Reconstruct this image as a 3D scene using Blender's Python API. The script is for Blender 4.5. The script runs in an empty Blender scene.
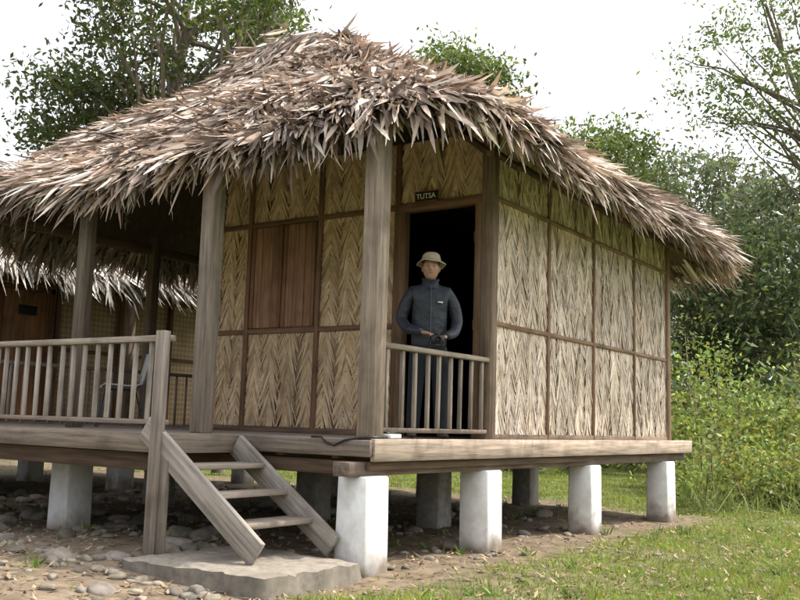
import bpy, math, random
import numpy as np
from mathutils import Vector, Matrix
rng=np.random.default_rng(7); random.seed(7)
R_=lambda a,b,n=None: rng.uniform(a,b,n)
D_=bpy.data; SC=bpy.context.scene
# ------------------------------------------------------------ helpers
def link(o,parent=None):
    SC.collection.objects.link(o)
    if parent is not None: o.parent=parent
    return o
def empty(name,parent=None,loc=(0,0,0)):
    o=D_.objects.new(name,None); o.empty_display_size=.2; o.location=loc
    return link(o,parent)
def mesh_np(name,V,F,col=None,lc=None,mat=None,parent=None,smooth=False):
    V=np.asarray(V,dtype=np.float32); F=np.asarray(F,dtype=np.int32)
    me=D_.meshes.new(name); n=len(V); m,k=F.shape
    me.vertices.add(n); me.vertices.foreach_set('co',V.ravel())
    me.loops.add(m*k); me.loops.foreach_set('vertex_index',F.ravel())
    me.polygons.add(m); me.polygons.foreach_set('loop_start',np.arange(0,m*k,k,dtype=np.int32))
    me.update(calc_edges=True)
    if col is not None:
        ca=me.color_attributes.new('Col','FLOAT_COLOR','POINT')
        c=np.ones((n,4),dtype=np.float32); c[:,:3]=np.clip(col,0,.9); ca.data.foreach_set('color',c.ravel())
    if lc is not None:
        a=me.attributes.new('lc','FLOAT_VECTOR','POINT'); a.data.foreach_set('vector',np.asarray(lc,dtype=np.float32).ravel())
    if smooth: me.polygons.foreach_set('use_smooth',np.ones(m,dtype=bool))
    if mat: me.materials.append(mat)
    o=D_.objects.new(name,me); return link(o,parent)
def norm(a): return a/np.maximum(np.linalg.norm(a,axis=-1,keepdims=True),1e-9)
class Acc:
    def __init__(s): s.V=[];s.F=[];s.C=[];s.L=[];s.n=0
    def add(s,V,F,C,L=None):
        V=np.asarray(V,float); s.V.append(V); s.F.append(np.asarray(F)+s.n)
        C=np.asarray(C,float)
        if C.ndim==1: C=np.tile(C,(len(V),1))
        s.C.append(C); s.L.append(V if L is None else L); s.n+=len(V)
    def obj(s,name,mat,parent=None,smooth=False,bevel=0):
        o=mesh_np(name,np.concatenate(s.V),np.concatenate(s.F),np.concatenate(s.C),np.concatenate(s.L),mat,parent,smooth)
        if bevel:
            b=o.modifiers.new('b','BEVEL'); b.width=bevel; b.segments=1; b.limit_method='ANGLE'
        return o
def strips(acc,P,D,S,N,L,W,C,seg=3,bend=None,prof=(.7,1,.8,.08)):
    n=len(P); t=np.linspace(0,1,seg+1); prof=np.asarray(prof)
    if bend is None: bend=np.zeros(n)
    ctr=P[:,None]+D[:,None]*(L[:,None]*t)[...,None]+N[:,None]*(bend[:,None]*t**2)[...,None]
    half=S[:,None]*(W[:,None]*prof[None])[...,None]*.5
    V=np.stack([ctr-half,ctr+half],axis=2).reshape(-1,3)
    b=(np.arange(n)*(seg+1)*2)[:,None,None]; k=(np.arange(seg)*2)[None,:,None]
    F=(b+k+np.array([0,1,3,2])[None,None]).reshape(-1,4)
    acc.add(V,F,np.repeat(C,(seg+1)*2,axis=0))
BOXF=np.array([[0,1,3,2],[4,6,7,5],[0,4,5,1],[2,3,7,6],[0,2,6,4],[1,5,7,3]])
def box(acc,c,s,col,rot=None,var=.12):
    s=np.array(s,float); loc=np.array([[x,y,z] for x in(-.5,.5) for y in(-.5,.5) for z in(-.5,.5)])*s
    ax=np.argsort(-s); L=loc[:,ax]+R_(0,40,3)
    V=loc if rot is None else loc@np.array(rot.to_3x3()).T
    V=V+np.array(c); col=np.array(col)*R_(1-var,1+var)
    acc.add(V,BOXF,col,L)
def boxr(acc,x0,x1,y0,y1,z0,z1,col,var=.12): box(acc,((x0+x1)/2,(y0+y1)/2,(z0+z1)/2),(abs(x1-x0),abs(y1-y0),abs(z1-z0)),col,None,var)
def beam(acc,a,b,w,h,col):
    a=Vector(a);b=Vector(b);d=b-a; q=d.to_track_quat('X','Z'); box(acc,(a+b)/2,(d.length,w,h),col,q.to_matrix())
def tube(acc,pts,rad,col,k=7):
    pts=np.array(pts,float); n=len(pts); T=norm(np.gradient(pts,axis=0))
    up=np.array([0,0,1.]) if abs(T[0,2])<.9 else np.array([1.,0,0])
    A=norm(np.cross(T,up)); B=np.cross(T,A); th=np.linspace(0,2*np.pi,k,endpoint=False)
    rad=np.array(rad)*np.ones(n)
    V=pts[:,None]+(A[:,None]*np.cos(th)[None,:,None]+B[:,None]*np.sin(th)[None,:,None])*rad[:,None,None]
    V=V.reshape(-1,3); F=[]
    for i in range(n-1):
        for j in range(k): F.append([i*k+j,i*k+(j+1)%k,(i+1)*k+(j+1)%k,(i+1)*k+j])
    F.append([0,1,2,3]); e=(n-1)*k; F.append([e,e+1,e+2,e+3])
    L=np.stack([np.repeat(np.arange(n)*.3,k),V[:,0],V[:,1]],1)
    acc.add(V,F,col,L)
# ------------------------------------------------------------ materials
def attr_mat(name,scale=(2,25,25),lo=.6,hi=1.15,rough=.85,trans=0,bump=.0,src='lc',det=6,spec=.2,stain=None):
    m=D_.materials.new(name); m.use_nodes=True; nt=m.node_tree; N=nt.nodes; Lk=nt.links
    p=N['Principled BSDF']; p.inputs['Roughness'].default_value=rough; p.inputs['Specular IOR Level'].default_value=spec
    a=N.new('ShaderNodeAttribute'); a.attribute_name='Col'
    if src=='obj':
        g=N.new('ShaderNodeTexCoord'); out=g.outputs['Object']
    else:
        g=N.new('ShaderNodeAttribute'); g.attribute_name='lc'; out=g.outputs['Vector']
    mp=N.new('ShaderNodeMapping'); mp.inputs['Scale'].default_value=scale; Lk.new(out,mp.inputs[0])
    nz=N.new('ShaderNodeTexNoise'); nz.inputs['Scale'].default_value=1; nz.inputs['Detail'].default_value=det; nz.inputs['Roughness'].default_value=.65
    Lk.new(mp.outputs[0],nz.inputs['Vector'])
    r=N.new('ShaderNodeMapRange'); r.inputs[1].default_value=.3; r.inputs[2].default_value=.7; r.inputs[3].default_value=lo; r.inputs[4].default_value=hi
    Lk.new(nz.outputs['Fac'],r.inputs[0])
    mx=N.new('ShaderNodeVectorMath'); mx.operation='SCALE'; Lk.new(a.outputs['Color'],mx.inputs[0]); Lk.new(r.outputs[0],mx.inputs['Scale'])
    colout=mx.outputs[0]
    if stain:
        tc=N.new('ShaderNodeTexCoord'); n2=N.new('ShaderNodeTexNoise'); n2.inputs['Scale'].default_value=stain[0]; n2.inputs['Detail'].default_value=5
        Lk.new(tc.outputs['Object'],n2.inputs['Vector'])
        r2=N.new('ShaderNodeMapRange'); r2.inputs[1].default_value=.5; r2.inputs[2].default_value=.72; r2.inputs[3].default_value=0; r2.inputs[4].default_value=stain[1]; Lk.new(n2.outputs['Fac'],r2.inputs[0])
        m2=N.new('ShaderNodeMix'); m2.data_type='RGBA'; Lk.new(r2.outputs[0],m2.inputs['Factor']); Lk.new(colout,m2.inputs['A']); m2.inputs['B'].default_value=(*stain[2],1); colout=m2.outputs['Result']
        if len(stain)>3:
            sx=N.new('ShaderNodeSeparateXYZ'); Lk.new(tc.outputs['Object'],sx.inputs[0]); ad=N.new('ShaderNodeMath'); ad.operation='MULTIPLY_ADD'; Lk.new(n2.outputs['Fac'],ad.inputs[0]); ad.inputs[1].default_value=-.5; Lk.new(sx.outputs[2],ad.inputs[2])
            r3=N.new('ShaderNodeMapRange'); r3.inputs[1].default_value=stain[3]-.12; r3.inputs[2].default_value=stain[3]+.1; r3.inputs[3].default_value=.85; r3.inputs[4].default_value=0; Lk.new(ad.outputs[0],r3.inputs[0])
            m3=N.new('ShaderNodeMix'); m3.data_type='RGBA'; Lk.new(r3.outputs[0],m3.inputs['Factor']); Lk.new(colout,m3.inputs['A']); m3.inputs['B'].default_value=(.22,.17,.12,1); colout=m3.outputs['Result']
    Lk.new(colout,p.inputs['Base Color'])
    if bump:
        b=N.new('ShaderNodeBump'); b.inputs['Strength'].default_value=bump; b.inputs['Distance'].default_value=.01; Lk.new(nz.outputs['Fac'],b.inputs['Height']); Lk.new(b.outputs[0],p.inputs['Normal'])
    if trans:
        t=N.new('ShaderNodeBsdfTranslucent'); Lk.new(colout,t.inputs['Color'])
        ms=N.new('ShaderNodeMixShader'); ms.inputs[0].default_value=trans
        Lk.new(p.outputs[0],ms.inputs[1]); Lk.new(t.outputs[0],ms.inputs[2]); Lk.new(ms.outputs[0],N['Material Output'].inputs[0])
    return m
WOOD=attr_mat('weathered_wood',(1.6,28,28),.45,1.25,.85,0,.5,stain=(3.,.5,(.07,.055,.04)))
THATCH=attr_mat('dry_palm_thatch',(8,8,8),.75,1.15,.6,.1,0,'obj',3,.35)
WEAVE=attr_mat('palm_leaf_wall',(9,9,9),.78,1.15,.65,0,0,'obj',4,.3,stain=(1.6,.3,(.38,.28,.18)))
LEAF=attr_mat('leaf',(3,3,3),.7,1.25,.5,.42,0,'obj',2,.3)
BARK=attr_mat('bark',(6,6,2),.6,1.2,.9,0,.6,'obj')
STONE=attr_mat('stone_surface',(9,9,9),.6,1.25,.9,0,.5,'obj')
WHITEP=attr_mat('whitewashed_concrete',(22,22,14),.86,1.04,.85,0,.15,'obj',8,stain=(5,.4,(.42,.38,.31),-.12))
CONC=attr_mat('concrete',(12,12,12),.6,1.2,.9,0,.6,'obj',8,stain=(3,.5,(.12,.11,.08)))
CLOTH=attr_mat('cloth',(14,14,14),.8,1.15,.8,0,.3,'obj',4)
SKIN=attr_mat('skin',(20,20,20),.93,1.05,.55,0,0,'obj',3,.4)
METAL=attr_mat('painted_metal',(9,9,9),.9,1.05,.4,0,0,'obj',2,.5)
def plain(name,col,rough=.7,ns=12,amt=.2,bump=0):
    m=D_.materials.new(name); m.use_nodes=True; N=m.node_tree.nodes; Lk=m.node_tree.links; p=N['Principled BSDF']; p.inputs['Roughness'].default_value=rough
    tc=N.new('ShaderNodeTexCoord'); nz=N.new('ShaderNodeTexNoise'); nz.inputs['Scale'].default_value=ns; Lk.new(tc.outputs['Object'],nz.inputs['Vector'])
    mx=N.new('ShaderNodeMix'); mx.data_type='RGBA'; Lk.new(nz.outputs['Fac'],mx.inputs['Factor'])
    mx.inputs['A'].default_value=(*[c*(1-amt) for c in col],1); mx.inputs['B'].default_value=(*[min(1,c*(1+amt)) for c in col],1)
    Lk.new(mx.outputs['Result'],p.inputs['Base Color'])
    if bump:
        b=N.new('ShaderNodeBump'); b.inputs['Strength'].default_value=bump; b.inputs['Distance'].default_value=.03; Lk.new(nz.outputs['Fac'],b.inputs['Height']); Lk.new(b.outputs[0],p.inputs['Normal'])
    return m
# ------------------------------------------------------------ camera
f=937.; th=math.radians(7.48); rho=.030
Fv=Vector((-math.sin(math.radians(34.5)),math.cos(math.radians(34.5)),0)); Rv=Vector((Fv.y,-Fv.x,0)); Z=Vector((0,0,1))
C=Vector((4.32,-6.005,1.2))
fw=Fv*math.cos(th)+Z*math.sin(th); up0=-Fv*math.sin(th)+Z*math.cos(th)
Rc=Rv*math.cos(rho)+up0*math.sin(rho); Uc=-Rv*math.sin(rho)+up0*math.cos(rho)
cam=D_.cameras.new('camera'); cam.sensor_width=36; cam.lens=f/800*36; cam.clip_end=2000; cam.clip_start=.05
co=link(D_.objects.new('camera',cam)); M=Matrix((Rc,Uc,-fw)).transposed().to_4x4(); M.translation=C; co.matrix_world=M; SC.camera=co
def P(F,R,z=0): v=C+Fv*F+Rv*R; return np.array([v.x,v.y,z])
# ------------------------------------------------------------ light
sd=Vector((.36,.36,.86)).normalized(); el=math.asin(sd.z); az=math.atan2(sd.x,sd.y)
w=D_.worlds.new('World'); SC.world=w; w.use_nodes=True; nt=w.node_tree; bg=nt.nodes['Background']
sk=nt.nodes.new('ShaderNodeTexSky'); sk.sky_type='NISHITA'; sk.sun_disc=False; sk.sun_elevation=el; sk.sun_rotation=az; sk.air_density=1.; sk.dust_density=6; sk.ozone_density=1
hs=nt.nodes.new('ShaderNodeHueSaturation'); hs.inputs['Saturation'].default_value=.4; hs.inputs['Value'].default_value=1.8; nt.links.new(sk.outputs[0],hs.inputs['Color'])
ad=nt.nodes.new('ShaderNodeVectorMath'); ad.operation='ADD'; nt.links.new(hs.outputs[0],ad.inputs[0]); ad.inputs[1].default_value=(3.7,3.65,3.75)   # thin bright haze
nt.links.new(ad.outputs[0],bg.inputs[0]); bg.inputs[1].default_value=.15
sl=D_.lights.new('sun','SUN'); sl.energy=5; sl.angle=math.radians(.5); sl.color=(1,.93,.80)
so=link(D_.objects.new('sun',sl)); so.rotation_euler=sd.to_track_quat('Z','Y').to_euler(); so.location=(10,20,30)
SC.view_settings.view_transform='Standard'; SC.view_settings.look='None'; SC.view_settings.exposure=0
# ------------------------------------------------------------ ground
def sst(a,b,x): t=np.clip((x-a)/(b-a),0,1); return t*t*(3-2*t)
def gz(x,y):
    x=np.asarray(x,float);y=np.asarray(y,float)
    h=.02*np.sin(x*1.9+y*.7)+.015*np.sin(y*2.7-x*1.1)+.03*np.sin(x*.5+1)*np.cos(y*.4)
    h=h+.13*sst(.3,-2.2,x)*sst(2,-1,y)
    return h
def pn(x,y,s): return (np.sin(x*s+1.3*np.sin(y*s*.8))+np.sin(y*s*1.3+1.1*np.sin(x*s*.7+2))+.6*np.sin((x+y)*s*2.1)+.5*np.sin((x-y)*s*3.3+1))/3.1*.5+.5
def soilmask(x,y):
    foot=sst(.7,.0,x)*sst(-1.2,-.3,y)*sst(9.0,7.6,y)
    left=sst(.6,-.6,x)*sst(8,5,y)
    patch=sst(2.8,0.2,x)*.5*sst(-5,-1,y)*sst(6,1,y)
    m=np.maximum(foot,left*(1.15-.85*sst(-3.2,-5.4,x)))*.95+patch+(pn(x,y,1.6)-.55)*.65+(pn(x+9,y,5)-.5)*.3
    return np.clip(m,0,1)
t=np.linspace(-1,1,301); g=np.sinh(t*5.2)/math.sinh(5.2)*420
X,Y=np.meshgrid(g-1,g+0,indexing='ij'); n=len(g)
Zg=gz(X,Y)+rng.normal(0,.007,X.shape)
i,j=np.meshgrid(np.arange(n-1),np.arange(n-1),indexing='ij'); a=(i*n+j).ravel()
Fq=np.stack([a,a+n,a+n+1,a+1],1)
sm=soilmask(X,Y).ravel()[:,None]
col=np.array([.10,.125,.035])*(1-sm)+np.array([.18,.14,.10])*sm
GM=attr_mat('soil_and_turf',(7,7,7),.45,1.4,.95,0,.9,'obj',10,.1,stain=(.9,.3,(.15,.12,.06)))
mesh_np('ground',np.stack([X.ravel(),Y.ravel(),Zg.ravel()],1),Fq,col,mat=GM,smooth=True)
def scatter(n,F0,F1,kx=.5,pw=1.6):
    F=F0+(F1-F0)*R_(0,1,n)**pw; R=R_(-kx,kx,n)*F
    return C.x+Fv.x*F+Rv.x*R, C.y+Fv.y*F+Rv.y*R, F
x,y,F=scatter(160000,5.2,26,.52,1.7)
s=soilmask(x,y); keep=(rng.random(len(x))<np.clip(1.05-s*1.3,0.03,1)**1.3)&~((x>-1.4)&(x<.15)&(y>-1.4)&(y<-.1))
x,y,F=x[keep],y[keep],F[keep]; n=len(x)
Pn=np.stack([x,y,gz(x,y)-.005],1); D=norm(np.stack([rng.normal(0,.5,n),rng.normal(0,.5,n),np.ones(n)],1))
S=norm(np.cross(D,norm(rng.normal(size=(n,3))))); Nn=np.cross(D,S)
clump=pn(x,y+3,3.1)
Cg=np.stack([R_(.17,.29,n),R_(.23,.35,n),R_(.03,.07,n)],1)*(.65+.6*clump[:,None])
dry=rng.random(n)<.13; Cg[dry]=np.array([.38,.31,.16])
ga=Acc(); strips(ga,Pn,D,S,Nn,R_(.02,.065,n)*(.5+1.*clump)*(1+F*.02),R_(.004,.009,n)*(1+F*.06),Cg,2,R_(-.02,.03,n),(1,.8,.1)); ga.obj('grass',LEAF)
x,y,F=scatter(7000,5.5,16,.5,1.2); n=len(x)
Pn=np.stack([x,y,gz(x,y)+.014],1); an=R_(0,6.28,n); D=norm(np.stack([np.cos(an),np.sin(an),R_(-.1,.3,n)],1)); Nn=np.tile([0,0,1.],(n,1)); S=norm(np.cross(D,Nn))
ga=Acc(); strips(ga,Pn,D,S,Nn,R_(.02,.10,n),R_(.01,.03,n),np.array([.30,.22,.14])*R_(.35,1.5,(n,1)),2,R_(0,.02,n),(.3,1,.1)); ga.obj('leaf_litter',THATCH)
import bmesh
bm=bmesh.new(); bmesh.ops.create_icosphere(bm,subdivisions=2,radius=1); bm.verts.index_update()
IV=np.array([v.co[:] for v in bm.verts]); IF=np.array([[v.index for v in q.verts] for q in bm.faces]); bm.free()
sa=Acc()
def stone(x,y,r):
    z=float(gz(x,y)); d=norm(rng.normal(size=(7,3))); V=IV.copy()
    for k in d:
        h=V@k; V=V-np.outer(np.maximum(h-.55,0)*.9,k)
    V=V*np.array([R_(.8,1.4),R_(.8,1.2),R_(.45,.75)])*r; a=R_(0,6.28); c_,s_=math.cos(a),math.sin(a)
    V=V@np.array([[c_,-s_,0],[s_,c_,0],[0,0,1]]).T+np.array([x,y,z+r*.12])
    sa.add(V,IF,np.array([.27,.245,.21])*R_(.45,1.15)*np.array([1,R_(.95,1.02),R_(.86,1.0)]))
cnt=0
while cnt<1700:
    x=R_(-9,.1); y=R_(-4.2,6)
    if -1.45<x<.2 and -1.45<y<-.0: continue
    if y>1 and rng.random()<.5: continue
    if x>-1.5 and rng.random()<.6: continue
    stone(x,y,R_(.015,.06) if rng.random()<.83 else R_(.06,.16)); cnt+=1
for k in range(110): stone(R_(-.2,2.6),R_(-2.4,6),R_(.012,.045))
for k in range(20): stone(-1.4+R_(-.1,.1)+k*.075,-1.45+R_(-.12,.03),R_(.03,.08))
for k in range(14): stone(-1.5+R_(-.12,.05),-1.4+k*.08,R_(.04,.12))
sa.obj('stones',STONE,smooth=True)
# ------------------------------------------------------------ HUT
hut=empty('stilt_hut'); DZ=1.06
DARK=(.14,.095,.065); LIGHT=(.45,.36,.285); PLANK=(.31,.255,.21)
pa=Acc(); pc=Acc()
def pier(acc,x,y,ztop,s,col):
    z0=float(gz(x,y))-.15; b=s*1.06; j=lambda: R_(-.008,.008)
    V=[[sx*b/2+x+j(),sy*b/2+y+j(),z0] for sx in(-1,1) for sy in(-1,1)]+[[sx*s/2+x+j(),sy*s/2+y+j(),ztop] for sx in(-1,1) for sy in(-1,1)]
    acc.add(V,[[0,1,3,2],[4,6,7,5],[0,4,5,1],[2,3,7,6],[0,2,6,4],[1,5,7,3]],np.array(col)*R_(.95,1.03))
for y in(.07,1.98,4.45,7.1): pier(pa,-.16,y,.78,.3,(.82,.82,.80))
pier(pa,-3.8,.07,.8,.3,(.7,.7,.68)); pier(pa,-5.7,.1,.8,.3,(.74,.74,.72))
for v,u in((1.8,3.75),(3.1,3.05),(2.36,7.3),(5.8,3.),(4.,7.1),(5.8,7.1)): pier(pc,-v,u,.8,.3,(.34,.32,.29))
pa.obj('white_piers',WHITEP,hut,bevel=.015); pc.obj('concrete_piers',CONC,hut,bevel=.012)
wa=Acc(); yy=.0
while yy<7.9:
    wd=.14; boxr(wa,-6.6,-.03,yy,yy+wd-.008,DZ-.03,DZ,PLANK); yy+=wd
yy=-.86
while yy<-.02:
    boxr(wa,-6.6,-1.42,yy,yy+.135,DZ-.03,DZ-.001,PLANK); yy+=.143
boxr(wa,-.025,.02,-.03,7.95,DZ-.165,DZ+.012,LIGHT,.03)
boxr(wa,-.07,-.03,-.02,4.4,DZ-.235,DZ-.17,DARK)
boxr(wa,-.24,-.08,-.22,7.9,DZ-.28,DZ-.17,(.2,.15,.12))
boxr(wa,-1.38,.0,-.075,-.032,DZ-.13,DZ-.0,(.26,.21,.17))
boxr(wa,-6.6,-.26,.0,.14,DZ-.28,DZ-.17,DARK)
boxr(wa,-6.6,-1.40,-.92,-.87,DZ-.15,DZ+.005,(.27,.22,.17))
boxr(wa,-1.41,-1.37,-.86,-.08,DZ-.15,DZ-.002,(.27,.22,.17))
boxr(wa,-6.6,-1.45,-.8,-.68,DZ-.3,DZ-.16,DARK)
for yv in(1.98,4.45,7.1): boxr(wa,-6.6,-.26,yv-.06,yv+.06,DZ-.27,DZ-.16,DARK)
for xv in np.arange(-6.4,-.3,.6): boxr(wa,xv-.03,xv+.03,(-.85 if xv<-1.4 else .0),7.9,DZ-.155,DZ-.035,DARK)
wa.obj('deck',WOOD,hut,bevel=.004)
wa=Acc()
for k,v in enumerate((.08,1.97,3.8,5.7)):
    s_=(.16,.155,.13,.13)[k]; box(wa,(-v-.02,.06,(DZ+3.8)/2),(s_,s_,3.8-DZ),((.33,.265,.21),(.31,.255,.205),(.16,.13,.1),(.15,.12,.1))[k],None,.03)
boxr(wa,-6.3,.1,.0,.12,3.58,3.68,DARK)
boxr(wa,-6.3,-6.18,.14,7.2,3.5,3.62,DARK)
box(wa,(-6.2,3.,2.4),(.13,.13,2.7),(.2,.15,.11)); box(wa,(-6.2,6.,2.4),(.13,.13,2.7),(.2,.15,.11))
for k in np.arange(-6,.0,.55): beam(wa,(k,.0,3.54),(k*.75-.95,2.6,5.2),.06,.06,DARK)
for k in np.arange(.6,7.8,.6): beam(wa,(.3,k,3.64),(-1.9,3.95+(k-4)*.4,5.2),.06,.06,DARK)
wa.obj('posts_and_rafters',WOOD,hut,bevel=.008)
wa=Acc(); zr_=DZ+.79
boxr(wa,-.135,-.065,.15,1.93,zr_-.045,zr_,(.28,.235,.19)); boxr(wa,-.12,-.08,.15,1.93,DZ+.06,DZ+.1,(.25,.2,.16))
for k in np.linspace(.27,1.86,9): box(wa,(-.1+R_(-.004,.004),k+R_(-.03,.03),(DZ+.1+zr_-.045)/2),(.032,.036,zr_-.145-DZ),(.31,.26,.21),Matrix.Rotation(R_(-.015,.015),3,'X'))
boxr(wa,-6.6,-1.46,-.86,-.78,zr_-.05,zr_,(.34,.29,.24)); boxr(wa,-6.6,-1.46,-.84,-.8,DZ+.07,DZ+.11,(.29,.24,.2))
for k in np.arange(-6.5,-1.6,.165): box(wa,(k+R_(-.02,.02),-.82,(DZ+.11+zr_-.05)/2),(.036,.032,zr_-.16-DZ),(.45,.40,.35),Matrix.Rotation(R_(-.02,.02),3,'Y'))
for k in(-5.,): box(wa,(k,-.82,DZ+.41),(.07,.06,.82),(.33,.28,.23))
boxr(wa,-6.6,-6.54,-.8,7.,zr_-.05,zr_,(.3,.25,.2))
for k in np.arange(-.7,7.,.2): box(wa,(-6.57,k,DZ+.38),(.03,.03,.76),(.35,.3,.25))
boxr(wa,-1.46,-1.36,-.995,-.925,.1,zr_+.02,(.32,.27,.225)); boxr(wa,-1.36,-1.27,-.96,-.93,.1,DZ-.2,(.26,.22,.18))
wa.obj('railing',WOOD,hut,bevel=.004)
wa=Acc()
def stringer(y,x0,z0,x1,z1,wd): beam(wa,(x0,y,z0),(x1,y,z1),.045,wd,(.38,.34,.295))
stringer(-.93,-1.58,1.11,-.33,.24,.2); stringer(-.13,-1.36,.98,-.28,.235,.19)
for k in range(3):
    t_=(k+.95)/4.; xx=-1.42+t_*1.08; zz=1.0-t_*.80
    box(wa,(xx+.03,-.53,zz+.01),(.25,.755,.04),(.34,.29,.24),Matrix.Rotation(R_(-.02,.02),3,'Y'))
wa.obj('wooden_stairs',WOOD,hut,bevel=.004)
sb=Acc(); V=[[-1.3,-1.32],[.02,-1.22],[.06,-.22],[-1.28,-.18]]
vs=[]; N_=18; gx=np.linspace(0,1,N_)
for a_ in gx:
    for b_ in gx:
        p0=np.array(V[0])*(1-a_)+np.array(V[1])*a_; p1=np.array(V[3])*(1-a_)+np.array(V[2])*a_; q=p0*(1-b_)+p1*b_
        e=(a_ in(0,1)) or (b_ in(0,1)); q=q+rng.normal(0,.013 if e else .0,2); vs.append([q[0],q[1],.17+rng.normal(0,.005)-(.018 if e else 0)])
vs=np.array(vs); Fs=[[i*N_+j,(i+1)*N_+j,(i+1)*N_+j+1,i*N_+j+1] for i in range(N_-1) for j in range(N_-1)]
sb.add(vs,Fs,(.27,.24,.2))
ring=[i*N_ for i in range(N_)]+[(N_-1)*N_+j for j in range(1,N_)]+[i*N_+N_-1 for i in range(N_-2,-1,-1)]+[j for j in range(N_-2,0,-1)]
rv=vs[ring]; lo=rv.copy(); lo[:,2]=-.1; cen=lo[:,:2].mean(0); lo[:,:2]=cen+(lo[:,:2]-cen)*1.05+rng.normal(0,.008,lo[:,:2].shape); k=len(ring)
sb.add(np.concatenate([rv,lo]),[[q,(q+1)%k,k+(q+1)%k,k+q] for q in range(k)],(.22,.195,.16)); sb.obj('concrete_slab',CONC,smooth=False)
# walls
bk=Acc(); lf=Acc(); bt=Acc()
def panel(o,ex,nr,wid,z0,z1,pal,step=.019):
    o=np.array(o,float); ex=np.array(ex,float); nr=np.array(nr,float); nc=max(1,round(wid/.25)); cw=wid/nc; ps=[];ds=[];Ls=[]
    for c in range(nc):
        wob=R_(-.02,.02)
        for sg in(-1,1):
            zs=np.arange(z0+.03,z1+.3,step); zs=zs+R_(-.015,.015,len(zs)); a=R_(.28,.5)+rng.normal(0,.09,len(zs)); a=np.clip(a,.12,.8)
            L=np.minimum((cw/2)/np.sin(a),.36)*R_(.75,1.2,len(zs))
            top=np.maximum(zs-z1,0)/np.cos(a); L2=np.minimum(L,(zs-z0)/np.cos(a))
            ok=(L2>top+.03); zs,a,L2,top=zs[ok],a[ok],L2[ok],top[ok]
            offs=np.clip((c+.5)*cw+sg*.004+wob+R_(-.015,.015,len(zs))+sg*np.sin(a)*top,.01,wid-.01)
            L2=np.where(sg>0,np.minimum(L2-top,(wid-offs)/np.sin(a)),np.minimum(L2-top,offs/np.sin(a)))
            p=o[None]+ex[None]*offs[:,None]; p=p.copy(); p[:,2]=zs-np.cos(a)*top
            d=ex[None]*(sg*np.sin(a))[:,None]; d=d+np.array([0,0,-1.])[None]*np.cos(a)[:,None]
            p=p+nr*R_(.004,.012,(len(p),1)); ps.append(p);ds.append(d);Ls.append(L2)
    p=np.concatenate(ps);d=np.concatenate(ds);L=np.concatenate(Ls);n=len(p)
    roll=rng.normal(0,.2,n); N0=np.tile(nr,(n,1)); S=np.cross(d,N0); S2=norm(S*np.cos(roll)[:,None]+N0*np.sin(roll)[:,None]); N2=np.cross(S2,d)
    c=np.array(pal)[rng.integers(0,len(pal),n)]*R_(.8,1.12,(n,1))
    c[rng.random(n)<.04]*=.55
    tone=.93+.12*np.sin(p[:,2]*5+R_(0,6))*np.sin((p@ex)*6+R_(0,6)); c=c*tone[:,None]*R_(.9,1.06)
    strips(lf,p,d,S2,N2,L,R_(.018,.034,n),c,2,rng.normal(.006,.006,n),(.8,1,.35))
CREAM=[(.80,.67,.54),(.75,.61,.47),(.84,.73,.61),(.66,.51,.38),(.79,.67,.57)]
GOLD=[(.76,.56,.35),(.69,.49,.28),(.80,.62,.41),(.57,.39,.22),(.74,.57,.39)]
WT=4.15; zt=[DZ+.05,2.2,3.456,WT]
BKC=(.40,.29,.185)
boxr(bk,-.16,-.11,2.06,7.2,DZ,WT,BKC)
def fac(x0,x1,z0,z1): boxr(bk,x0,x1,2.0,2.05,z0,z1,BKC)
fac(-4.,-1.2,DZ,WT); fac(-1.2,-.16,3.42,WT)
boxr(bk,-4.0,-3.95,2.05,7.2,DZ,WT,(.12,.08,.05)); boxr(bk,-3.95,-.16,7.15,7.2,DZ,WT,(.1,.07,.05))  # left and back walls coloured dark so the room inside reads as shaded
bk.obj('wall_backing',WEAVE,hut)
bi=Acc(); boxr(bi,-3.94,-.17,2.06,7.14,3.9,3.93,(.07,.05,.035)); boxr(bi,-1.4,-.17,7.09,7.14,DZ,3.89,(.05,.035,.025)); boxr(bi,-3.94,-1.4,7.09,7.14,DZ,3.89,(.05,.035,.025)); bi.obj('interior_dark_sheets',CLOTH,hut)  # near-black ceiling and rear sheets; interior shade put into their colour
ys=[2.06,3.27,4.52,5.87,7.2]
for a_,b_ in zip(ys[:-1],ys[1:]):
    for z0,z1 in zip(zt[:-1],zt[1:]): panel((-.11,a_,0),(0,1,0),(1,0,0),b_-a_,z0,z1,CREAM)
xs=[-4.,-3.33,-2.27,-1.22]
for q,(a_,b_) in enumerate(zip(xs[:-1],xs[1:])):
    for r_,(z0,z1) in enumerate(zip(zt[:-1],zt[1:])):
        if q==1 and r_==1: continue
        panel((a_,2.,0),(1,0,0),(0,-1,0),b_-a_,z0,z1,GOLD)
panel((-1.2,2.,0),(1,0,0),(0,-1,0),1.05,3.5,WT,GOLD)
for a_,b_ in zip(ys[:-1],ys[1:]):
    panel((-4.,b_,0),(0,-1,0),(-1,0,0),b_-a_,DZ+.05,3.9,GOLD,.04)
for a_,b_ in((-4.,-2.),(-2.,-.16)): panel((b_,7.2,0),(-1,0,0),(0,1,0),b_-a_,DZ+.05,3.9,CREAM,.04)
lf.obj('palm_leaf_panels',WEAVE,hut)
for yv in ys[1:]: boxr(bt,-.108,-.072,yv-.024,yv+.024,DZ,WT,(.30,.19,.13))
for zv in(zt[1],zt[2]): boxr(bt,-.106,-.076,2.08,7.22,zv-.022,zv+.022,(.30,.19,.13))
boxr(bt,-.106,-.074,2.08,7.22,DZ+.0,DZ+.06,(.3,.22,.16))
boxr(bt,-.19,-.06,1.94,2.06,DZ,WT,(.26,.19,.145),.02)
boxr(bt,-4.1,-3.96,1.93,2.06,DZ,WT,(.2,.14,.1))
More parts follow.
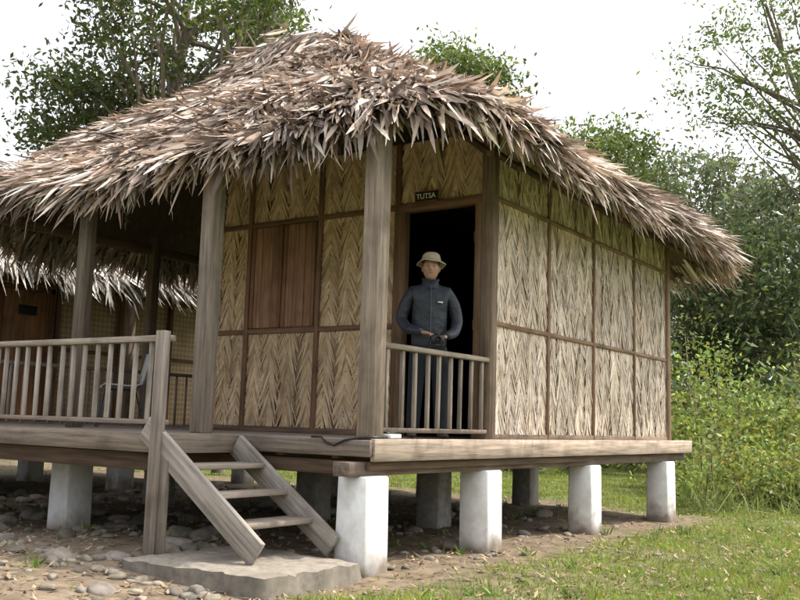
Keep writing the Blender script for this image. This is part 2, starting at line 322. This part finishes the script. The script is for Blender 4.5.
boxr(bt,-.2,-.06,7.14,7.26,DZ,WT,(.3,.2,.14))
for xv in xs[1:]: boxr(bt,xv-.03,xv+.03,1.955,1.998,DZ,WT,(.22,.13,.085))
for zv in(zt[1],zt[2]): boxr(bt,-3.96,-1.2,1.958,1.996,zv-.027,zv+.027,(.22,.13,.085))
boxr(bt,-3.96,-1.2,1.957,1.996,DZ,DZ+.06,(.2,.13,.09))
for a_,b_ in((-3.28,-2.81),(-2.79,-2.32)):
    for q in range(3):
        w_=(b_-a_)/3; boxr(bt,a_+q*w_+.002,a_+(q+1)*w_-.002,1.965,1.99,2.24,3.42,(.38,.215,.14))
    boxr(bt,a_+.0,a_+.05,1.95,1.964,2.24,3.42,(.30,.16,.10)); boxr(bt,b_-.05,b_,1.95,1.964,2.24,3.42,(.30,.16,.10))
boxr(bt,-1.2,-1.12,1.95,2.06,DZ,3.42,(.24,.15,.09)); boxr(bt,-.27,-.192,1.95,2.06,DZ,3.42,(.24,.15,.09)); boxr(bt,-1.2,-.192,1.948,2.062,3.40,3.48,(.26,.15,.10))
beam(bt,(-.3,2.1,2.2),(-.62,2.72,2.2),.035,2.26,(.42,.24,.14))
for zz in(1.35,2.2,3.1): beam(bt,(-.33,2.09,zz),(-.65,2.70,zz),.05,.09,(.34,.19,.11))
bt.obj('battens_shutters_door',WOOD,hut,bevel=.003)
def make_roof(parent,x0,x1,y0,y1,rad,ra,rb,zr,ze,n,pal,nf,bump=0,curv=.14,fl=.5,zex=0,bx=0):
    pts=[]
    for cx,cy,a0 in((x1-rad,y0+rad,-90),(x1-rad,y1-rad,0),(x0+rad,y1-rad,90),(x0+rad,y0+rad,180)):
        for a in np.linspace(a0,a0+90,14): pts.append((cx+rad*math.cos(math.radians(a)),cy+rad*math.sin(math.radians(a))))
    pts=np.array(pts+[pts[0]]); dl=np.r_[0,np.cumsum(np.linalg.norm(np.diff(pts,axis=0),axis=1))]; LT=dl[-1]
    ra=np.array(ra,float); rb=np.array(rb,float); rd=rb-ra; l2=rd@rd
    def out(p): q=(p%1)*LT; return np.stack([np.interp(q,dl,pts[:,0]),np.interp(q,dl,pts[:,1])],-1)
    def S(p,s):
        E=out(p); tt=np.clip(((E-ra)@rd)/l2,0,1); Rg=ra+tt[...,None]*rd
        xy=Rg+(E-Rg)*s[...,None]
        zz=ze+zex*sst(x1-2.2,x1,E[...,0])
        z=zr-(zr-zz)*((1-curv)*s+curv*s*s)
        z=z+.04*np.sin(xy[...,0]*2.3+xy[...,1]*1.1)*s+.035*np.sin(xy[...,1]*3.1-xy[...,0]*1.7)*s
        if bump:
            c=(ra+rb)/2+np.array([bx,0]); z=z+bump*np.exp(-((xy-c)**2).sum(-1)/.55)
        return np.concatenate([xy,z[...,None]],-1)
    NP,NS=180,26; pp,ss=np.meshgrid(np.arange(NP)/NP,np.linspace(0,1,NS),indexing='ij'); V=S(pp,ss); Vb=V.copy(); V[...,2]-=.03
    Fs=[[i*NS+j,((i+1)%NP)*NS+j,((i+1)%NP)*NS+j+1,i*NS+j+1] for i in range(NP) for j in range(NS-1)]
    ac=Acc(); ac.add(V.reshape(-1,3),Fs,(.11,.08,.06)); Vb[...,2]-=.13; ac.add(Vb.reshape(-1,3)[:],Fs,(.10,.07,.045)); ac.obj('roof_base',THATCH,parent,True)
    ac=Acc()
    def lay(p,s,L,lift,W,down,yaw,lay_h,prof=(.6,1,.85,.1)):
        n=len(p); P0=S(p,s); e=.004; Dn=norm(S(p,s+.01)-P0); T=out(p+e/LT)-out(p-e/LT); T=norm(np.concatenate([T,np.zeros((n,1))],1))
        Nn=np.cross(T,Dn); Nn=norm(np.where(Nn[:,2:]<0,-Nn,Nn))
        fld=.28*np.sin(P0[:,0]*3.1+np.sin(P0[:,1]*2.3+P0[:,2]*3)*1.7)+.2*np.sin(P0[:,2]*7+P0[:,0]*2)
        a=rng.normal(0,yaw*.75,n)+fld; d=Dn*np.cos(a)[:,None]+T*np.sin(a)[:,None]+Nn*lift[:,None]; d=norm(d); d=norm(d+np.array([0,0,-1.])*down[:,None])
        S_=norm(np.cross(Nn,d)); N2=np.cross(d,S_); r=rng.normal(0,.6,n); S_=S_*np.cos(r)[:,None]+N2*np.sin(r)[:,None]; N2=np.cross(d,S_)
        tone=R_(0,1,n)**1.2; c=np.array(pal)[rng.integers(0,len(pal),n)]*(.38+.95*tone)[:,None]
        c=c*(.86+.24*np.sin(P0[:,0]*2+P0[:,1]*1.3)*np.sin(P0[:,1]*2.2-P0[:,0]))[:,None]
        strips(ac,P0+Nn*lay_h[:,None],d,S_,N2,L,W,c,3,rng.normal(-.03,.08,n),prof)
    s=np.sqrt(R_(.0005,1,n)); s=(np.floor(s*26)+R_(0,.5,n))/26*.985
    lay(R_(0,1,n),s,R_(.25,.66,n),R_(.0,.18,n),R_(.018,.062,n),np.zeros(n),.3,R_(0,.06,n))
    m=n//7; lay(R_(0,1,m),np.sqrt(R_(.01,.97,m)),R_(.2,.5,m),R_(.1,.45,m),R_(.02,.045,m),R_(0,.3,m),.6,R_(.03,.09,m))
    for q in range(3):
        m=nf; lay(R_(0,1,m),R_(.93,1.,m),R_(.25,fl,m)*R_(.6,1,m),R_(-.05,.15,m),R_(.018,.055,m),R_(.0,[.4,.9,1.6][q],m),.32,R_(-.12,.04,m))
    m=3200; lay(R_(0,1,m),R_(.0,.26,m),R_(.25,.6,m),R_(-.02,.25,m),R_(.02,.055,m),R_(0,.2,m),.5,R_(.0,.09,m))
    m=500; lay(R_(0,1,m),R_(.0,.05,m),R_(.3,.6,m),R_(.0,.4,m),R_(.02,.055,m),R_(0,.2,m),.8,R_(.02,.12,m))
    return ac.obj('thatch',THATCH,parent)
PAL=[(.64,.51,.42),(.46,.35,.28),(.76,.65,.55),(.52,.39,.31),(.86,.77,.68),(.34,.24,.19),(.66,.52,.42)]
make_roof(hut,-7.0,.72,-.18,8.5,1.1,(-5.1,4.),(-3.7,4.),6.5,3.56,31000,PAL,1900,.42,.05,.66,.22,-.15)
sg=empty('name_sign'); ac=Acc(); box(ac,(-.84,1.93,3.53),(.27,.02,.115),(.035,.025,.02)); 
for zz in(-.054,.054): box(ac,(-.84,1.916,3.53+zz),(.27,.008,.008),(.35,.12,.06))
ac.obj('board',WOOD,sg)
cu=D_.curves.new('lettering','FONT'); cu.body='TUTSA'; cu.size=.078; cu.extrude=.002; cu.align_x='CENTER'; cu.align_y='CENTER'; cu.materials.append(plain('letter_paint',(.75,.75,.7)))
to=link(D_.objects.new('lettering',cu),sg); to.location=(-.84,1.917,3.53); to.rotation_euler=(math.pi/2,0,0)
# ------------------------------------------------------------ neighbour hut
nh=empty('neighbour_stilt_hut'); wa=Acc()
MAT2=D_.materials.new('woven_bamboo_mat'); MAT2.use_nodes=True; N=MAT2.node_tree.nodes; Lk=MAT2.node_tree.links
tc=N.new('ShaderNodeTexCoord'); sp=N.new('ShaderNodeSeparateXYZ'); cb=N.new('ShaderNodeCombineXYZ'); Lk.new(tc.outputs['Object'],sp.inputs[0]); ad=N.new('ShaderNodeMath'); Lk.new(sp.outputs[0],ad.inputs[0]); Lk.new(sp.outputs[1],ad.inputs[1]); Lk.new(ad.outputs[0],cb.inputs[0]); Lk.new(sp.outputs[2],cb.inputs[1])
mr=N.new('ShaderNodeMapping'); mr.inputs['Rotation'].default_value=(0,0,math.radians(45)); Lk.new(cb.outputs[0],mr.inputs[0])
br=N.new('ShaderNodeTexChecker'); Lk.new(mr.outputs[0],br.inputs['Vector']); br.inputs['Scale'].default_value=16
br.inputs['Color1'].default_value=(.72,.56,.36,1); br.inputs['Color2'].default_value=(.52,.38,.22,1)
nz=N.new('ShaderNodeTexNoise'); nz.inputs['Scale'].default_value=3; nz.inputs['Detail'].default_value=8; Lk.new(tc.outputs['Object'],nz.inputs['Vector']); vm=N.new('ShaderNodeMix'); vm.data_type='RGBA'; vm.blend_type='MULTIPLY'; vm.inputs['Factor'].default_value=.6; Lk.new(br.outputs['Color'],vm.inputs['A']); Lk.new(nz.outputs['Fac'],vm.inputs['B'])
Lk.new(vm.outputs['Result'],N['Principled BSDF'].inputs['Base Color']); N['Principled BSDF'].inputs['Roughness'].default_value=.8
ma=Acc(); boxr(ma,-12.6,-8.6,.6,6.6,DZ,3.9,(1,1,1)); ma.obj('woven_walls',MAT2,nh)
boxr(wa,-13.,-7.6,-1.0,7.2,DZ-.15,DZ,PLANK); boxr(wa,-7.62,-7.58,-1.,7.2,DZ-.2,DZ+.01,(.3,.24,.18))
for yv in(.6,1.9,3.15,4.4,5.5,6.6): boxr(wa,-8.6,-8.54,yv-.04,yv+.04,DZ,3.9,(.2,.12,.07))
for zv in(2.2,3.2): boxr(wa,-8.598,-8.55,.6,6.6,zv-.03,zv+.03,(.2,.12,.07))
boxr(wa,-8.595,-8.52,2.15,2.95,DZ,3.05,(.32,.17,.09)); boxr(wa,-8.6,-8.5,2.07,2.15,DZ,3.12,(.2,.1,.06)); boxr(wa,-8.6,-8.5,2.95,3.03,DZ,3.12,(.2,.1,.06)); boxr(wa,-8.6,-8.5,2.07,3.03,3.05,3.13,(.2,.1,.06))
for yv in(-.8,1.5,4.,6.8): boxr(wa,-7.9,-7.78,yv-.06,yv+.06,DZ,3.5,(.26,.2,.15))
for k in np.arange(-.6,1.4,.2): box(wa,(-7.84,k,DZ+.4),(.03,.03,.8),(.4,.35,.3))
boxr(wa,-7.88,-7.8,-.8,1.5,DZ+.76,DZ+.81,(.4,.35,.3))
wa.obj('timber',WOOD,nh,bevel=.005)
boxS=Acc(); box(boxS,(-8.48,2.55,2.75),(.02,.3,.14),(.03,.03,.03)); boxS.obj('name_board',WOOD,nh)
pa=Acc()
for yv in(-.8,1.5,4.,6.8):
    for xv in(-7.85,-10.2,-12.6): pier(pa,xv,yv,DZ-.15,.3,(.7,.7,.68))
pa.obj('piers',WHITEP,nh,bevel=.01)
PAL2=[(.82,.78,.73),(.70,.65,.6),(.88,.85,.8),(.6,.55,.5)]
make_roof(nh,-13.6,-7.75,-1.3,7.6,.9,(-10.7,2.4),(-10.7,4.4),5.5,3.5,8000,PAL2,1700,0,.1,.9)
# ------------------------------------------------------------ chair
ch=empty('porch_chair'); ac=Acc()
for sx in(-.21,.21):
    tube(ac,[(sx,-.25,0),(sx*.95,-.2,.22),(sx*.9,-.17,.42)],.011,(.03,.03,.03)); tube(ac,[(sx,.27,0),(sx*.95,.2,.25),(sx*.9,.15,.42),(sx*.9,.24,.62),(sx*.9,.27,.7)],.011,(.03,.03,.03))
    tube(ac,[(sx*.9,-.17,.415),(sx*.9,.15,.415)],.011,(.03,.03,.03))
tube(ac,[(-.19,-.17,.415),(.19,-.17,.415)],.011,(.03,.03,.03)); tube(ac,[(-.2,.22,.2),(.2,.22,.2)],.009,(.03,.03,.03))
ac.obj('legs',METAL,ch,True)
prof=[(-.23,.425),(-.2,.445),(-.1,.44),(.02,.432),(.12,.435),(.18,.455),(.215,.5),(.235,.56),(.255,.66),(.275,.76),(.285,.82)]
U=np.linspace(-1,1,13); V=[];
for k,(yy,zz) in enumerate(prof):
    wd=.235 if k<9 else (.225 if k==9 else .19)
    for u in U: V.append((u*wd,yy-(.04*u*u if k>5 else 0),zz+(.025*u*u if k<=5 else 0)))
nU=len(U); Fs=[[i*nU+j,i*nU+j+1,(i+1)*nU+j+1,(i+1)*nU+j] for i in range(len(prof)-1) for j in range(nU-1)]
ac=Acc(); ac.add(V,Fs,(.36,.37,.38)); o=ac.obj('seat_shell',METAL,ch,True); md=o.modifiers.new('s','SOLIDIFY'); md.thickness=.012
ch.location=(-3.95,.75,DZ); ch.rotation_euler=(0,0,math.radians(-35))
# ------------------------------------------------------------ person
man=empty('standing_man')
def qmesh(name,V,F,mat,parent,col=None):
    return mesh_np(name,np.array(V,float),np.array(F),None if col is None else np.array(col,float),None,mat,parent,True)
def skin_obj(name,chains,mat,col,sub=2):
    vs=[];es=[];rs=[];roots=[]
    for ch_ in chains:
        prev=None
        for it in ch_:
            if isinstance(it,int): prev=it; continue
            vs.append(it[0]); rs.append(it[1] if isinstance(it[1],tuple) else (it[1],it[1]))
            if prev is not None: es.append((prev,len(vs)-1))
            else: roots.append(len(vs)-1)
            prev=len(vs)-1
    me=D_.meshes.new(name); me.from_pydata(vs,es,[]); ob=link(D_.objects.new(name,me),man)
    sk_=ob.modifiers.new('Skin','SKIN'); sk_.use_smooth_shade=True
    for i_,r_ in enumerate(rs): me.skin_vertices[0].data[i_].radius=r_; me.skin_vertices[0].data[i_].use_root=(i_ in roots)
    sb_=ob.modifiers.new('Sub','SUBSURF'); sb_.levels=sub; sb_.render_levels=sub
    me.materials.append(mat); return ob
def cm(name,col,mat_rough=.8,bump=0,ns=25): return plain(name,col,mat_rough,ns,.2,bump)
jk=cm('dark_jacket',(.020,.026,.036),.6,1.,9); pnm=cm('dark_trousers',(.010,.012,.018),.9,.8,8); skn=cm('man_skin',(.36,.215,.14),.5); shoe=cm('shoe_leather',(.03,.02,.015),.5); hatm=cm('khaki_cotton',(.42,.37,.26),.9,.3,14); hairm=cm('black_hair',(.01,.008,.007),.6)
skin_obj('trousers',[[((0,0,.93),(.15,.11)),((0,0,.86),(.15,.115))],[1,((-.10,0,.78),(.092,.1)),((-.115,-.02,.48),(.074,.08)),((-.125,.01,.22),(.07,.072)),((-.13,.015,.07),(.066,.068))],[1,((.10,0,.78),(.092,.1)),((.115,-.02,.48),(.074,.08)),((.125,.01,.22),(.07,.072)),((.13,.015,.07),(.066,.068))]],pnm,None)
skin_obj('jacket',[[((0,.0,1.04),(.18,.125)),((0,-.005,1.22),(.185,.125)),((0,0,1.36),(.135,.105)),((0,-.0,1.44),(.082,.072)),((0,-.01,1.475),(.06,.058))],
 [0,((0,.01,.81),(.185,.138))],
 [2,((-.155,0,1.362),(.07,.072)),((-.222,.008,1.27),(.066,.068)),((-.268,.02,1.1),(.06,.06)),((-.21,-.12,1.0),(.054,.052)),((-.115,-.235,.975),(.042,.042)),((-.09,-.26,.968),(.036,.036))],
 [2,((.155,0,1.362),(.07,.072)),((.222,.008,1.27),(.066,.068)),((.268,.02,1.1),(.06,.06)),((.225,-.12,.98),(.054,.052)),((.15,-.235,.94),(.042,.042)),((.125,-.26,.93),(.036,.036))]],jk,None)
ac=Acc(); tube(ac,[(0,-.140,.84),(0,-.137,1.0),(0,-.135,1.2),(0,-.112,1.34),(0,-.082,1.43)],.004,(.06,.06,.07)); 
box(ac,(.085,-.131,1.26),(.05,.006,.014),(.7,.7,.72),Matrix.Rotation(.25,3,'Z')); ac.obj('zip_and_badge',METAL,man)
K=24; V=[]
for zz,rr in((1.415,.09),(1.46,.077),(1.492,.073),(1.497,.079),(1.47,.087)):
    for k in range(K): a=k/K*2*math.pi; V.append((rr*math.cos(a),rr*.92*math.sin(a)-.01,zz-(.022*max(0,-math.sin(a))**3)))
qmesh('collar',V,[[i*K+j,i*K+(j+1)%K,(i+1)*K+(j+1)%K,(i+1)*K+j] for i in range(4) for j in range(K)],jk,man)
for sx in(-1,1): skin_obj('shoe',[[((.13*sx,.05,.045),(.043,.045)),((.135*sx,-.03,.045),(.045,.042)),((.15*sx,-.12,.034),(.05,.03)),((.155*sx,-.17,.03),(.04,.024))]],shoe,None)
skin_obj('neck',[[((0,.0,1.42),(.055,.055)),((0,-.008,1.5),(.052,.054)),((0,-.015,1.56),(.05,.055))]],skn,None)
nu,nv=64,56; V=[];Cc=[]
def G(x,s): return math.exp(-(x/s)**2)
for i in range(nv+1):
    ph=math.pi*i/nv
    for j in range(nu):
        a=2*math.pi*j/nu; x=math.sin(ph)*math.cos(a); y=math.sin(ph)*math.sin(a); z=math.cos(ph)
        x=math.copysign(abs(x)**.92,x)
        jw=1-.24*max(0,-z)**1.5-.04*max(0,z); X_=x*.077*jw; Y_=y*.096*(1-.12*max(0,-z)*(y>0)); Z_=z*.118
        c=np.array([.38,.225,.145])
        if y<0:
            fr=min(1,-y*1.3)
            Y_-=fr*(.021*G(X_,.0125)*G(Z_+.018,.014)+.013*G(X_,.009)*G(Z_-.004,.022)+.004*(G(X_-.011,.006)+G(X_+.011,.006))*G(Z_+.022,.008))
            for e_ in(-1,1): 
                Y_+=fr*.011*G(X_-e_*.031,.015)*G(Z_-.014,.011); Y_-=fr*.006*G(X_-e_*.03,.02)*G(Z_-.034,.008)
                Y_-=fr*.005*G(X_-e_*.044,.018)*G(Z_+.016,.016); Y_-=fr*.004*G(X_-e_*.03,.012)*G(Z_-.0235,.004)
                c=c*(1-.7*G(X_-e_*.031,.017)*G(Z_-.035,.0045)); c=c*(1-.35*G(X_-e_*.031,.018)*G(Z_-.014,.011)); c=c*(1-.6*G(X_-e_*.008,.004)*G(Z_+.031,.003))
            Y_-=fr*(.006*G(X_,.022)*G(Z_+.046,.005)+.006*G(X_,.02)*G(Z_+.057,.006)-.005*G(X_,.024)*G(Z_+.0515,.0025)+.009*G(X_,.022)*G(Z_+.093,.016))
            m_=G(X_,.02)*G(Z_+.052,.007); c=c*(1-.25*m_)*np.array([1,1-.25*m_,1-.2*m_]); c=c*(1-.6*G(X_,.021)*G(Z_+.0515,.0022))
        V.append((X_,Y_,Z_)); Cc.append(c)
Fh=[[i*nu+j,(i+1)*nu+j,(i+1)*nu+(j+1)%nu,i*nu+(j+1)%nu] for i in range(nv) for j in range(nu)]
head=empty('head',man,(0,-.025,1.585)); head.rotation_euler=(math.radians(-4),0,math.radians(-8))
qmesh('face',V,Fh,SKIN,head,Cc)
def ell(parent,name,c,r,col,mat,k=14):
    V=[]
    for i in range(k+1):
        for j in range(k): ph=math.pi*i/k;a=2*math.pi*j/k; V.append((math.sin(ph)*math.cos(a)*r[0]+c[0],math.sin(ph)*math.sin(a)*r[1]+c[1],math.cos(ph)*r[2]+c[2]))
    return qmesh(name,V,[[i*k+j,(i+1)*k+j,(i+1)*k+(j+1)%k,i*k+(j+1)%k] for i in range(k) for j in range(k)],mat,parent,[col]*len(V))
for e_ in(-1,1):
    ell(head,'eye',(e_*.031,-.0765,.0135),(.0125,.0075,.0055),(.45,.42,.38),SKIN); ell(head,'iris',(e_*.031,-.0828,.0135),(.0048,.0025,.005),(.02,.012,.01),SKIN)
    ell(head,'ear',(e_*.079,.008,.0),(.009,.018,.031),(.32,.18,.12),SKIN)
ell(head,'hair',(0,.018,.02),(.0815,.092,.094),(.012,.01,.009),hairm)
K=48; pr=[(.0,.155),(.04,.154),(.068,.148),(.083,.132),(.09,.105),(.0955,.078),(.110,.070),(.128,.058),(.145,.044),(.144,.040),(.127,.053),(.1,.066),(.092,.072)]
V=[]
for r_,z_ in pr:
    for k in range(K): a=k/K*2*math.pi; wv=(.007*math.sin(a*3+1)+.004*math.sin(a*5))*(r_>.105); V.append((r_*.98*math.cos(a),r_*1.04*math.sin(a)+.008,z_+wv*1.2+.08*r_*-math.sin(a)*.8))
qmesh('bucket_hat',V,[[i*K+j,i*K+(j+1)%K,(i+1)*K+(j+1)%K,(i+1)*K+j] for i in range(len(pr)-1) for j in range(K)],hatm,head)
def hand(name,w,tgt,side):
    w=Vector(w); d=(Vector(tgt)-w).normalized(); lat=Vector((0,0,1)).cross(d).normalized()*side
    nrm=lat.cross(d).normalized(); nrm=nrm if nrm.z>0 else -nrm
    chains=[[ (tuple(w-d*.02),(.026,.022)),(tuple(w+d*.03),(.034,.018)),(tuple(w+d*.075),(.038,.016)) ]]
    for q,(o_,l_) in enumerate(((-.030,.82),(-.010,.95),(.011,1.),(.031,.9))):
        b=w+d*.07+lat*(-o_); L=.034*l_; p1=b+d*L-nrm*.006; p2=p1+d*L*.55-nrm*L*.75; p3=p2-d*L*.15-nrm*L*.65
        chains.append([(tuple(b-d*.015),.0095),(tuple(b+d*.008),.0095),(tuple(p1),.0088),(tuple(p2),.0078),(tuple(p3),.0065)])
    b=w+d*.025+lat*.03; chains.append([(tuple(b-lat*.01),.012),(tuple(b+lat*.016+d*.018-nrm*.008),.0115),(tuple(b+lat*.018+d*.045-nrm*.02),.0095),(tuple(b+lat*.006+d*.066-nrm*.028),.0075)])
    return skin_obj(name,chains,skn,None,1)
hand('right_hand',(-.085,-.265,.962),(.02,-.33,.94),1); hand('left_hand',(.12,-.268,.925),(.05,-.34,.895),-1)
ac=Acc(); box(ac,(.045,-.365,.892),(.12,.045,.08),(.012,.012,.014)); box(ac,(.035,-.365,.938),(.05,.035,.02),(.012,.012,.014)); o=ac.obj('compact_camera_body',METAL,man,bevel=.008)
ac=Acc(); tube(ac,[(.045,-.385,.89),(.045,-.425,.89)],.026,(.02,.02,.022),16); ac.obj('lens',METAL,man,True)
ac=Acc(); tube(ac,[(-.015,-.365,.92),(-.03,-.36,.85),(.02,-.37,.79),(.09,-.37,.78),(.12,-.365,.85),(.105,-.365,.92)],.005,(.012,.012,.014)); ac.obj('strap',CLOTH,man,True)
man.location=(-.40,1.36,DZ+.002); man.rotation_euler=(0,0,math.radians(38))
bd=empty('folded_papers'); ac=Acc(); box(ac,(-.06,.30,DZ+.032),(.09,.20,.035),(.75,.77,.77),Matrix.Rotation(.15,3,'Z')); box(ac,(-.065,.27,DZ+.058),(.06,.1,.016),(.02,.02,.02),Matrix.Rotation(-.2,3,'Z')); ac.obj('papers',METAL,bd,bevel=.004)
cb_=empty('black_cable'); ac=Acc(); tube(ac,[(-.62,-.03,DZ+.01),(-.5,-.06,DZ+.012),(-.42,-.085,DZ-.03),(-.34,-.09,DZ-.05),(-.24,-.085,DZ-.005),(-.12,-.06,DZ+.015),(-.02,-.02,DZ+.024),(.0,.1,DZ+.022),(-.03,.2,DZ+.022)],.009,(.012,.012,.012)); ac.obj('cable',METAL,cb_,True)
# ------------------------------------------------------------ vegetation
def leaves(acc,c,sd_,n,size,base,var=.35,droop=.2):
    p=c+rng.normal(size=(n,3))*np.array(sd_); D=norm(rng.normal(size=(n,3))+np.array([0,0,-droop])); S=norm(np.cross(D,norm(rng.normal(size=(n,3))))); N2=np.cross(D,S)
    cc=np.array(base)*R_(1-var,1+var,(n,1))*np.stack([R_(.8,1.3,n),np.ones(n),R_(.6,1.2,n)],1)
    L=size*R_(.6,1.3,n); strips(acc,p,D,S,N2,L,L*R_(.35,.6,n),cc,2,L*R_(-.2,.2,n),(.15,1,.1))
def tree(name,base,cc,rad,ncl,nl,ls,col,clr=.55,tr=.2,low=.3,sub=2):
    base=np.array(base,float); cc=np.array(cc,float); rad=np.array(rad,float); e=empty(name)
    b=Acc(); lv=Acc(); top=cc+np.array([0,0,rad[2]*.5]); tp=[]
    for t_ in np.linspace(0,1,8):
        q=base*(1-t_)+top*t_; q=q+np.array([math.sin(t_*4+base[0]),math.cos(t_*3+base[1]),0])*.3*t_; tp.append(q)
    tp=np.array(tp); tube(b,tp,np.linspace(tr,tr*.25,8),(.2,.165,.13),9)
    for k in range(ncl):
        d=norm(rng.normal(size=3)); r=R_(.35,1.)**.6; c=cc+d*rad*r
        t0=R_(low,.95); k0=t0*7; i0=int(k0); s0=tp[i0]*(1-(k0-i0))+tp[min(7,i0+1)]*(k0-i0)
        if s0[2]>c[2]: s0=tp[max(1,int(3+2*R_(0,1)))]
        mid=(s0+c)/2+np.array([R_(-.3,.3),R_(-.3,.3),R_(-.1,.5)])*rad[0]*.2
        if k%sub==0: 
            tt=np.linspace(0,1,6)[:,None]; pts=s0*(1-tt)**2+2*mid*tt*(1-tt)+c*tt**2; pts[1:-1]+=rng.normal(0,.06,(4,3)); tube(b,pts,np.linspace(tr*.35,tr*.06,6),(.18,.15,.12),5)
        tone=R_(.6,1.35); sz=clr*R_(.6,1.3)
        leaves(lv,c,(sz,sz,sz*.6),nl,ls,np.array(col)*tone)
    b.obj('trunk_and_limbs',BARK,e,True); lv.obj('foliage',LEAF,e); return e
G1=(.08,.105,.032); G2=(.13,.18,.05); G3=(.14,.175,.095)  # G3 is paled: aerial haze put into the leaf colour
tree('broadleaf_tree',P(24,-6.6),P(24,-6.3,11.6),(3.2,3.2,2.9),95,130,.17,G1,.42,.26,.35)
tree('broadleaf_tree',P(26,-9.3),P(26,-8.9,9.2),(2.0,2.4,2.),56,150,.18,G1,.5,.22,.35)
tree('broadleaf_tree',P(21,-3.9),P(21,-3.9,11.2),(1.5,1.8,1.7),26,100,.17,G2,.38,.16,.4)
tree('broadleaf_tree',P(30,1.9),P(30,1.8,12.4),(1.7,1.8,1.5),55,150,.18,G2,.4,.2,.4)
tree('broadleaf_tree',P(34,7.2),P(34,6.8,9.9),(2.8,3.,2.5),90,170,.2,G2,.55,.22,.3)
tree('forest_edge_tree',P(52,16.5),P(52,16.5,12.2),(5.2,4.5,5.),90,150,.3,G3,.8,.3,.2)
tree('forest_edge_tree',P(44,18),P(44,19,9.5),(3.6,3.6,4.5),60,150,.3,G3,.8,.3,.2)
tree('tall_sparse_tree',P(33,18.5),P(33,13.6,15.0),(4.2,3.,4.),105,60,.19,G2,.5,.22,.55,3)
tree('forest_edge_tree',P(30,10.4),P(30,11.2,5.2),(2.4,2.2,3.),65,150,.22,(.075,.105,.04),.6,.2,.2)
tree('broadleaf_tree',(6.9,7.6,0),(6.7,7.4,8.8),(1.4,2.8,1.0),11,80,.16,G2,.3,.18,.5)
lv=Acc()
for k in range(380):
    F=R_(55,95); R=R_(-.66,.66)*F; hh=R_(6,13)+3*math.sin(R*.12)
    c=P(F,R,R_(0,1)**.7*hh); leaves(lv,c,(1.9,1.9,1.5),60,1.0,np.array([.17,.21,.14])*R_(.8,1.2),.2)  # pale base colour stands in for distance haze
lv.obj('distant_forest',LEAF)
lv=Acc()
for k in range(300):
    F=R_(24,40); R=R_(-.55,.58)*F; c=P(F,R,R_(.1,1)*R_(1,3.4)); leaves(lv,c,(.8,.8,.6),80,.3,np.array([.11,.155,.045])*R_(.6,1.3))
lv.obj('undergrowth',LEAF)
def bush(name,F0,F1,R0,R1,h,n,col,ls,nl=130,sz=.4,gr=0):
    lv=Acc(); st=Acc()
    for k in range(n):
        F=R_(F0,F1);R=R_(R0,R1)*F; hh=h*(.62+.3*math.sin(R*1.7+F)*math.sin(R*.9))*R_(.7,1.2); g0=P(F,R,0); g0[2]=float(gz(g0[0],g0[1]))
        zz=R_(.03,1)**.8*hh; c=g0+np.array([R_(-.3,.3),R_(-.3,.3),zz]); tube(st,[g0,(g0+c)/2+R_(-.1,.1,3),c],[.02,.015,.006],(.2,.17,.1),4)
        q=sz*R_(.5,1.4); leaves(lv,c,(q,q,q*.7),nl,ls*R_(.6,1.3),np.array(col)*R_(.5,1.4)*np.array([R_(.85,1.15),1,R_(.7,1.2)]))
    if gr:
        F=F0-.9+(F1-F0+.9)*R_(0,1,gr);R=R_(R0,R1,gr)*F; g0=np.stack([C.x+Fv.x*F+Rv.x*R,C.y+Fv.y*F+Rv.y*R,np.zeros(gr)],1); D=norm(np.stack([rng.normal(0,.6,gr),rng.normal(0,.6,gr),np.ones(gr)],1)); S=norm(np.cross(D,rng.normal(size=(gr,3)))); N2=norm(np.cross(D,np.cross(D,[0,0,1.])+1e-4))
        strips(lv,g0,D,S,N2,R_(.12,.6,gr)*(1+.5*np.sin(R*3)),R_(.01,.025,gr),np.array([.26,.31,.1])*R_(.5,1.3,(gr,1)),4,R_(-.3,.3,gr),(1,1,.9,.6,.1))
    e=empty(name); st.obj('stems',BARK,e); lv.obj('foliage',LEAF,e)
bush('shrub_thicket',18,23,.285,.6,3.5,185,(.22,.28,.08),.13,150,.38)
bush('shrub_thicket',15.2,18.3,.31,.58,1.5,150,(.25,.31,.09),.10,140,.26,2400)
wv=Acc()
for k in range(90):
    x=R_(-8,2.8); y=R_(-3.4,7.6)
    if -1.5<x<.3 and -1.7<y<.3: continue
    n=14; p=np.tile([x,y,float(gz(x,y))],(n,1))+rng.normal(0,.03,(n,3))*[1,1,0]; D=norm(np.stack([rng.normal(0,.8,n),rng.normal(0,.8,n),np.ones(n)],1)); S=norm(np.cross(D,rng.normal(size=(n,3)))); strips(wv,p,D,S,np.cross(D,S),R_(.04,.13,n),R_(.008,.022,n),np.array([.15,.22,.05])*R_(.6,1.4,(n,1)),3,R_(-.04,.04,n),(.5,1,.8,.1))
wv.obj('weeds',LEAF)
